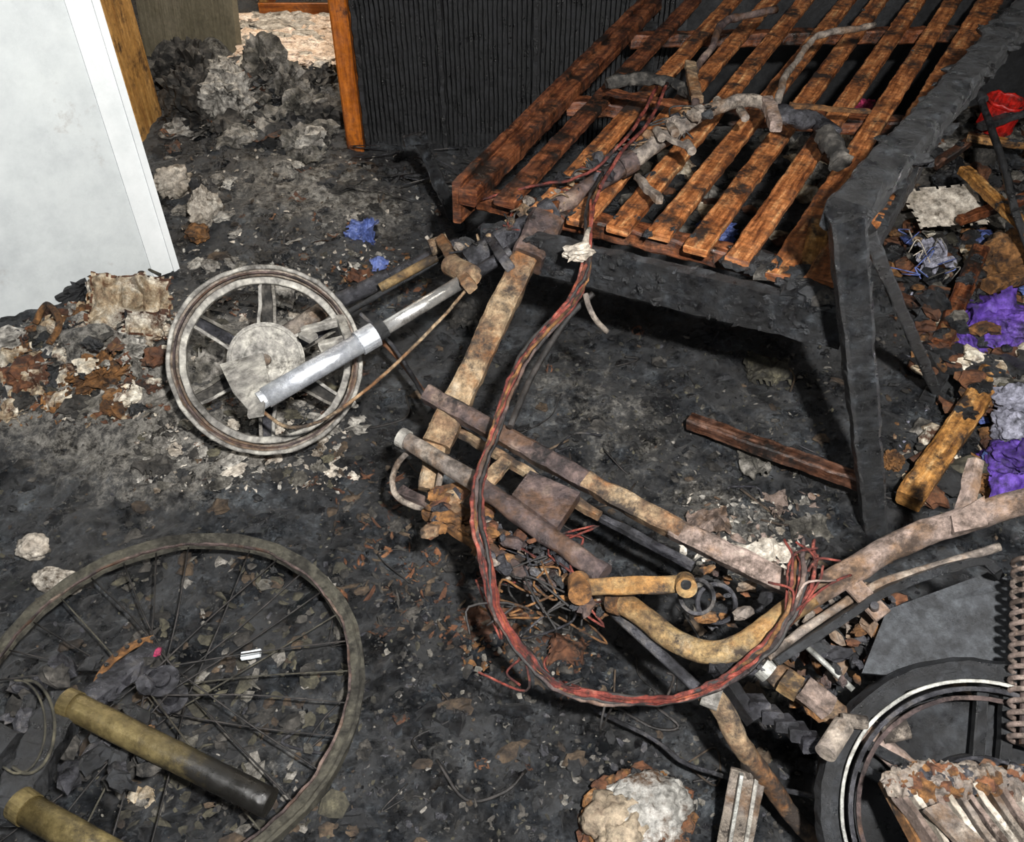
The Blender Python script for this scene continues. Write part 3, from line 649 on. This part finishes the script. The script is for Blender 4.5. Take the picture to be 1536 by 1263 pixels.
def f(b):
    blob(b,G(955,1245,.015),(.086,.076,.03),leafr,45,a=.25,ridge=.5,d=4)
    blob(b,G(968,1232,.03),(.066,.055,.04),padg,41,a=.2,ridge=.3,d=5,sm=True,rot=.4); blob(b,G(915,1245,.035),(.038,.045,.035),padm,44,a=.3,ridge=.4,d=4,sm=True)
    blob(b,G(950,1200,.03),(.05,.02,.03),padg,47,a=.3,ridge=.5,d=4,sm=True,rot=.2); blob(b,G(930,1275,.04),(.04,.03,.03),padm,48,a=.4,ridge=.5,d=4,sm=True)
    for i in range(24):
        a=i*.26; c=G(955+75*math.cos(a),1235+60*math.sin(a),.03); blob(b,c,(.012,.008,.007),random.choice([leafr,rust,black]),i,d=2,ridge=1)
obj('burnt_padding_bundle',f)
def f(b):
    beam(b,P(1122,1158,.14),P(1095,1300,.04),.05,.012,ash_metal,up=(0,.2,1),jit=.002); beam(b,P(1112,1160,.145),P(1088,1300,.047),.006,.02,silverm); beam(b,P(1135,1160,.145),P(1112,1300,.047),.006,.02,castg)
    cyl(b,P(1118,1155,.15),P(1132,1150,.15),.014,ash_metal)
obj('steel_channel_leg',f)
def f(b): tube(b,[P(885,1060,.06),P(980,1110,.06),P(1040,1150,.07),P(1130,1175,.08),P(1240,1198,.09),P(1330,1225,.10)],.004,dkmetal,8,jit=.002)
obj('bent_steel_rod',f)
def f(b):
    for (x,y,z_,sx,sy,sz,sd) in ((1495,480,.12,.10,.07,.04,50),(1455,510,.10,.045,.04,.03,53),(1545,500,.13,.08,.06,.05,56),(1505,705,.06,.05,.06,.03,51),(1545,680,.10,.07,.06,.04,54)):
        blob(b,P(x,y,z_),(sx,sy,sz),purple,sd,a=.4,f=1.1,ridge=.45,d=5,sm=True)
    sheet(b,P(1490,465,.16),Vector((.13,.05,.02)),Vector((.0,.05,.05)),purple,30,20,.02,13,3)
    sheet(b,P(1520,730,.10),Vector((.11,0,.0)),Vector((.02,.05,.05)),purple,30,20,.02,13,8)
obj('purple_blanket',f)
def f(b):
    blob(b,P(1525,600,.14),(.045,.03,.03),lilac,52,a=.4,ridge=.7,sm=True); blob(b,P(1515,640,.13),(.035,.03,.03),lilac,58,a=.4,ridge=.7,sm=True)
obj('lilac_garment',f)
def f(b):
    sheet(b,P(1420,310,.17),Vector((.19,.0,.02)),Vector((-.02,.13,.06)),cream,30,20,.012,6,3,sm=False); sheet(b,P(1400,385,.11),Vector((.08,.02,.0)),Vector((-.02,.08,.04)),lilac,20,16,.03,18,6,sm=False)
    for i in range(14):
        c=P(random.uniform(1350,1430),random.uniform(340,420),.16); tube(b,[c,c+Vector((random.uniform(-.04,.04),random.uniform(-.04,.04),.02)),c+Vector((random.uniform(-.06,.06),random.uniform(-.06,.06),0))],.0016,random.choice([cream,blue,ashpap]),6)
obj('crumpled_plastic_packaging',f)
def f(b):
    c=P(1500,172,.24)
    ring(b,c,(0.1,-.1,1),.055,rect(.006,.09),red,32,jit=.010); cyl(b,c-Vector((0,0,.05)),c-Vector((0,0,.04)),.055,red,28); ring(b,c+Vector((0.004,-.004,.045)),(0.1,-.1,1),.058,circ(.006,8),red,32,sm=True,jit=.010)
    cyl(b,c-Vector((0,0,.24)),c-Vector((0,0,.05)),.04,rag,16)
obj('red_plastic_tub',f)
def timber(x0,y0,z0_,x1,y1,z1_,w_,m=wood2,name='charred_timber_offcut',t=None):
    b=B(name); beam(b,P(x0,y0,z0_),P(x1,y1,z1_),w_,w_*.8,m,jit=.004,taper=t)
    for i in range(4):
        c=P(x0,y0,z0_).lerp(P(x1,y1,z1_),random.uniform(.5,1)); blob(b,c+Vector((0,0,w_*.2)),(w_*.45,w_*.4,w_*.25),char,i+60,d=3,ridge=1)
    b.done()
for t in ((1362,752,.05,1490,562,.14,.056,wood2),(1445,255,.25,1550,352,.25,.032,wood2),(1450,205,.2,1560,222,.2,.028,wood2),(1410,520,.1,1470,375,.16,.045,slatr),(1378,560,.06,1408,440,.08,.06,leafr),(1440,330,.18,1560,290,.2,.03,slatr),(1480,430,.16,1570,400,.18,.04,rust),(1345,445,.08,1400,470,.1,.03,slatd),(1400,250,.12,1470,200,.2,.03,slatd),(1500,540,.14,1560,570,.16,.035,char),(1390,600,.06,1440,520,.10,.03,char),(1440,620,.08,1560,560,.15,.03,slatd),(1470,190,.24,1560,160,.28,.03,char)):
    timber(*t[:7],m=t[7])
def f(b):
    tube(b,[P(1468,140,.4),P(1500,230,.36),P(1522,315,.3)],.010,black,10,jit=.002); tube(b,[P(1522,315,.3),P(1560,420,.12)],.010,black,10); cyl(b,P(1462,132,.41),P(1475,150,.4),.015,black)
obj('black_metal_rail',f)
def f(b):
    for i in range(480):
        px,py=random.uniform(1335,1560),random.uniform(330,760)
        if py>450: px=max(px,1390)
        if py>560 and px<1330+ (760-py)*.6: continue
        s=random.uniform(.007,.024); c=G(px,py,s*.4+random.uniform(0,.04))
        if inroom(c,s*2): blob(b,c,(s*1.5,s,s*.7),random.choice([rust,leafr,rag,paper,leafr,char,blue if random.random()<.2 else olive,ashpap,black,char]),i,a=.6,ridge=1.1,d=2)
    for i in range(220):
        px,py=random.uniform(1350,1560),random.uniform(120,330)
        s=random.uniform(.01,.035); c=G(px,py,s*.4+random.uniform(0,.05))
        if inroom(c,s*2): blob(b,c,(s*1.4,s,s*.7),random.choice([rag,black,black,leafr,char,ashpap,leaf]),i,a=.6,ridge=1.1,d=3)
    blob(b,P(1505,385,.1),(.08,.06,.06),rust,90,a=.3,ridge=.5,sm=True); blob(b,G(1335,700,.02),(.02,.02,.015),rust,91,ridge=1)
obj('charred_belongings_heap',f)
def f(b):
    for (x,y,m,s) in ((1310,135,magenta,.06),(1080,300,blue,.04),(1120,110,cream,.05),(1185,60,cream,.07),(1010,130,rag,.06),(1250,70,tan,.08),(1230,215,ashpap,.04),(1370,45,cream,.07),(1150,20,cream,.06),(1420,40,paper,.07),(1290,40,cream,.06)):
        p=P(x,y,.15); p.z=fh(p.x,p.y)+s*.6
        if inroom(p,s*1.6): blob(b,p,(s*1.4,s,s*.9),m,int(x),d=4,a=.4,ridge=.8)
    for i in range(150):
        p=P(random.uniform(950,1450),random.uniform(40,330),.1); s=random.uniform(.01,.04); p.z=fh(p.x,p.y)+s*.4
        if inroom(p,s*1.6): blob(b,p,(s*1.5,s,s*.8),random.choice([rag,black,char,ashpap,paper,leafr]),i,d=2,a=.6,ridge=1.1)
obj('under_bed_clothing_pile',f)
# ---------------------------------------------------------------- scattered litter (one mass)
def flake(b,p,s,m,lift=.3,el=None):
    k=random.randint(5,8);a0=random.random()*6.28;base=len(b.v)
    tilt=Vector((random.uniform(-lift,lift),random.uniform(-lift,lift),1)).normalized();n_,u,v=axes(tilt)
    el=el or random.uniform(.3,1);a1=random.random()*3.14
    b.v.append(p+n_*s*random.uniform(.1,.45))
    for i in range(k):
        a=a0+6.28*i/k; r=s*random.uniform(.5,1.25); x=r*math.cos(a);y=r*math.sin(a)*el
        x,y=x*math.cos(a1)-y*math.sin(a1),x*math.sin(a1)+y*math.cos(a1)
        b.v.append(p+u*x+v*y+n_*random.uniform(-.1,.3)*s)
    for i in range(k): b.face([base,base+1+i,base+1+(i+1)%k],m)
b=B('burnt_debris_litter')
def region(n,x0,x1,y0,y1,ms,s0,s1,lift=.4,el=None,avoid=False):
    for i in range(n):
        p=G(random.uniform(x0,x1),random.uniform(y0,y1),.002); s=random.uniform(s0,s1)*random.uniform(.5,1)
        if avoid and random.random()<ashm(p.x,p.y): continue
        if inroom(p,s): flake(b,p,s,random.choice(ms),lift,el)
region(7000,-60,1600,230,1300,[black,rag,rag,char,olive,dkmetal,char],.003,.010,.6,avoid=True)
region(2600,-60,1600,230,1300,[olive,leaf,ashpap,rag,rag],.002,.006)
region(140,500,620,690,900,[leafr,leaf,rag,leafr],.008,.028,.7,.3); region(260,560,780,820,960,[leafr,rag,rag,leaf],.005,.022,.7,.35); region(320,180,520,830,1250,[olive,rag,olive,ashpap,leaf],.008,.026)
region(1100,200,520,380,740,[ashl,cream,ashl,ashpap,rag],.003,.011,.9); region(800,0,260,430,640,[paper,rust,ashl,ashpap,leafr],.004,.016,.9)
region(1100,240,700,210,420,[rag,ashl,rag,ashpap,leaf,cream,char],.003,.014,.8); region(260,470,640,380,470,[leafr,rust,ashpap,olive],.004,.016,.8)
region(600,850,1250,480,760,[rag,olive,ashpap,black],.003,.012,.7); region(320,1020,1230,740,880,[cream,ashl,ashpap,pink],.005,.018,.9); region(220,690,900,920,1010,[leafr,ashpap,rust],.004,.014,.7)
region(500,560,1250,900,1250,[rag,ashpap,dkmetal],.003,.012); region(300,1340,1540,330,760,[leafr,rust,paper,rag,lilac],.005,.018,.8)
for i in range(1200):
    p=G(random.uniform(-60,1600),random.uniform(230,1300),.0); s=random.choice([.005,.007,.009,.013])*random.uniform(.6,1.2)
    if not inroom(p,s*1.5) or ashm(p.x,p.y)>.5: continue
    blob(b,p,(s*random.uniform(1,2.2),s,s*.6),random.choice([char,black,rag,char,black,leaf]),i,a=.7,ridge=1.1,d=1 if s<.01 else 2)
clutter(b,240,660,215,400,110,[ashpap,black,rag,ashl,leaf,char],.008,.03,k=.2,flat=.5,seed=91)
clutter(b,540,1000,430,1200,60,[black,rag,char],.008,.024,k=.2,flat=.4,seed=131)
for (x,y,w_,h_,m,sd) in ((1060,790,.10,.07,pink,1),(1150,835,.11,.05,cream,2),(1165,760,.05,.06,pink,3),(1130,700,.07,.08,ashpap,4),(1210,800,.09,.05,ashpap,5),(740,940,.12,.07,leafr,6),(850,980,.07,.05,leafr,7),(1150,560,.12,.09,olive,8),(540,420,.07,.05,leafr,12),(460,240,.14,.08,ashpap,13),(610,270,.14,.08,black,14),(230,700,.1,.06,rag,15),(700,480,.09,.12,rag,16),(215,1195,.05,.025,paper,18),(320,560,.1,.12,ashpap,19),(420,450,.1,.07,ashl,20),(1160,1070,.06,.04,ashpap,21),(1180,940,.1,.1,dkmetal,22),(400,560,.2,.2,ashl,23)):
    sheet(b,G(x,y,.01),Vector((w_,random.uniform(-.02,.02),.0)),Vector((0,h_,random.uniform(0,.03))),m,20,15,.02,26,sd,sm=False)
b.done()
b=B('loose_burnt_wires')
for i in range(46):
    c=G(random.uniform(500,1300),random.uniform(430,1200),.01); q=[c]
    for k in range(3):
        n_=q[-1]+Vector((random.uniform(-.07,.07),random.uniform(-.07,.07),0)); n_.z=fh(n_.x,n_.y)+.004; q.append(n_)
    tube(b,q,random.choice([.0015,.002,.003]),random.choice([blcab,blcab,dkmetal,leaf]),5,5)
for i in range(26):
    c=G(random.uniform(560,900),random.uniform(230,330),.03); q=[c]
    for k in range(3): q.append(q[-1]+Vector((random.uniform(-.12,.12),random.uniform(-.07,.03),random.uniform(-.01,.03))))
    tube(b,q,.002,random.choice([blcab,dkmetal]),5,5)
tube(b,[G(-20,480,.02),G(60,450,.05),G(130,420,.04),G(190,408,.04),G(245,425,.03)],.004,olive,8)
b.done()
# ---------------------------------------------------------------- lights
def area(name,loc,tgt,size,e,col=(1,1,1)):
    l=bpy.data.lights.new(name,'AREA');l.size=size;l.energy=e;l.color=col;o=bpy.data.objects.new(name,l);scene.collection.objects.link(o)
    o.location=loc;o.rotation_euler=(Vector(tgt)-Vector(loc)).to_track_quat('-Z','Y').to_euler();return o
area('camera_flash',(.22,-.12,1.78),(.05,2.3,.2),.06,165,(1,.98,.95))
area('fill_light',(-.9,.4,2.4),(0,2.4,0),.7,16,(.94,.97,1))  # soft fill added under the ceiling in place of bounced light, no real lamp
area('fill_light',(1.6,1.5,2.45),(.8,2.2,0),.35,13,(1,.94,.86))  # second added fill, brightens the bed side, no fitting there
area('far_room_lamp',(-.9,4.3,2.4),(-1,4.1,0),.8,85,(1,.92,.8))
wd=bpy.data.worlds.new('world');scene.world=wd;wd.use_nodes=True;wd.node_tree.nodes['Background'].inputs[0].default_value=(.8,.86,1,1);wd.node_tree.nodes['Background'].inputs[1].default_value=.25
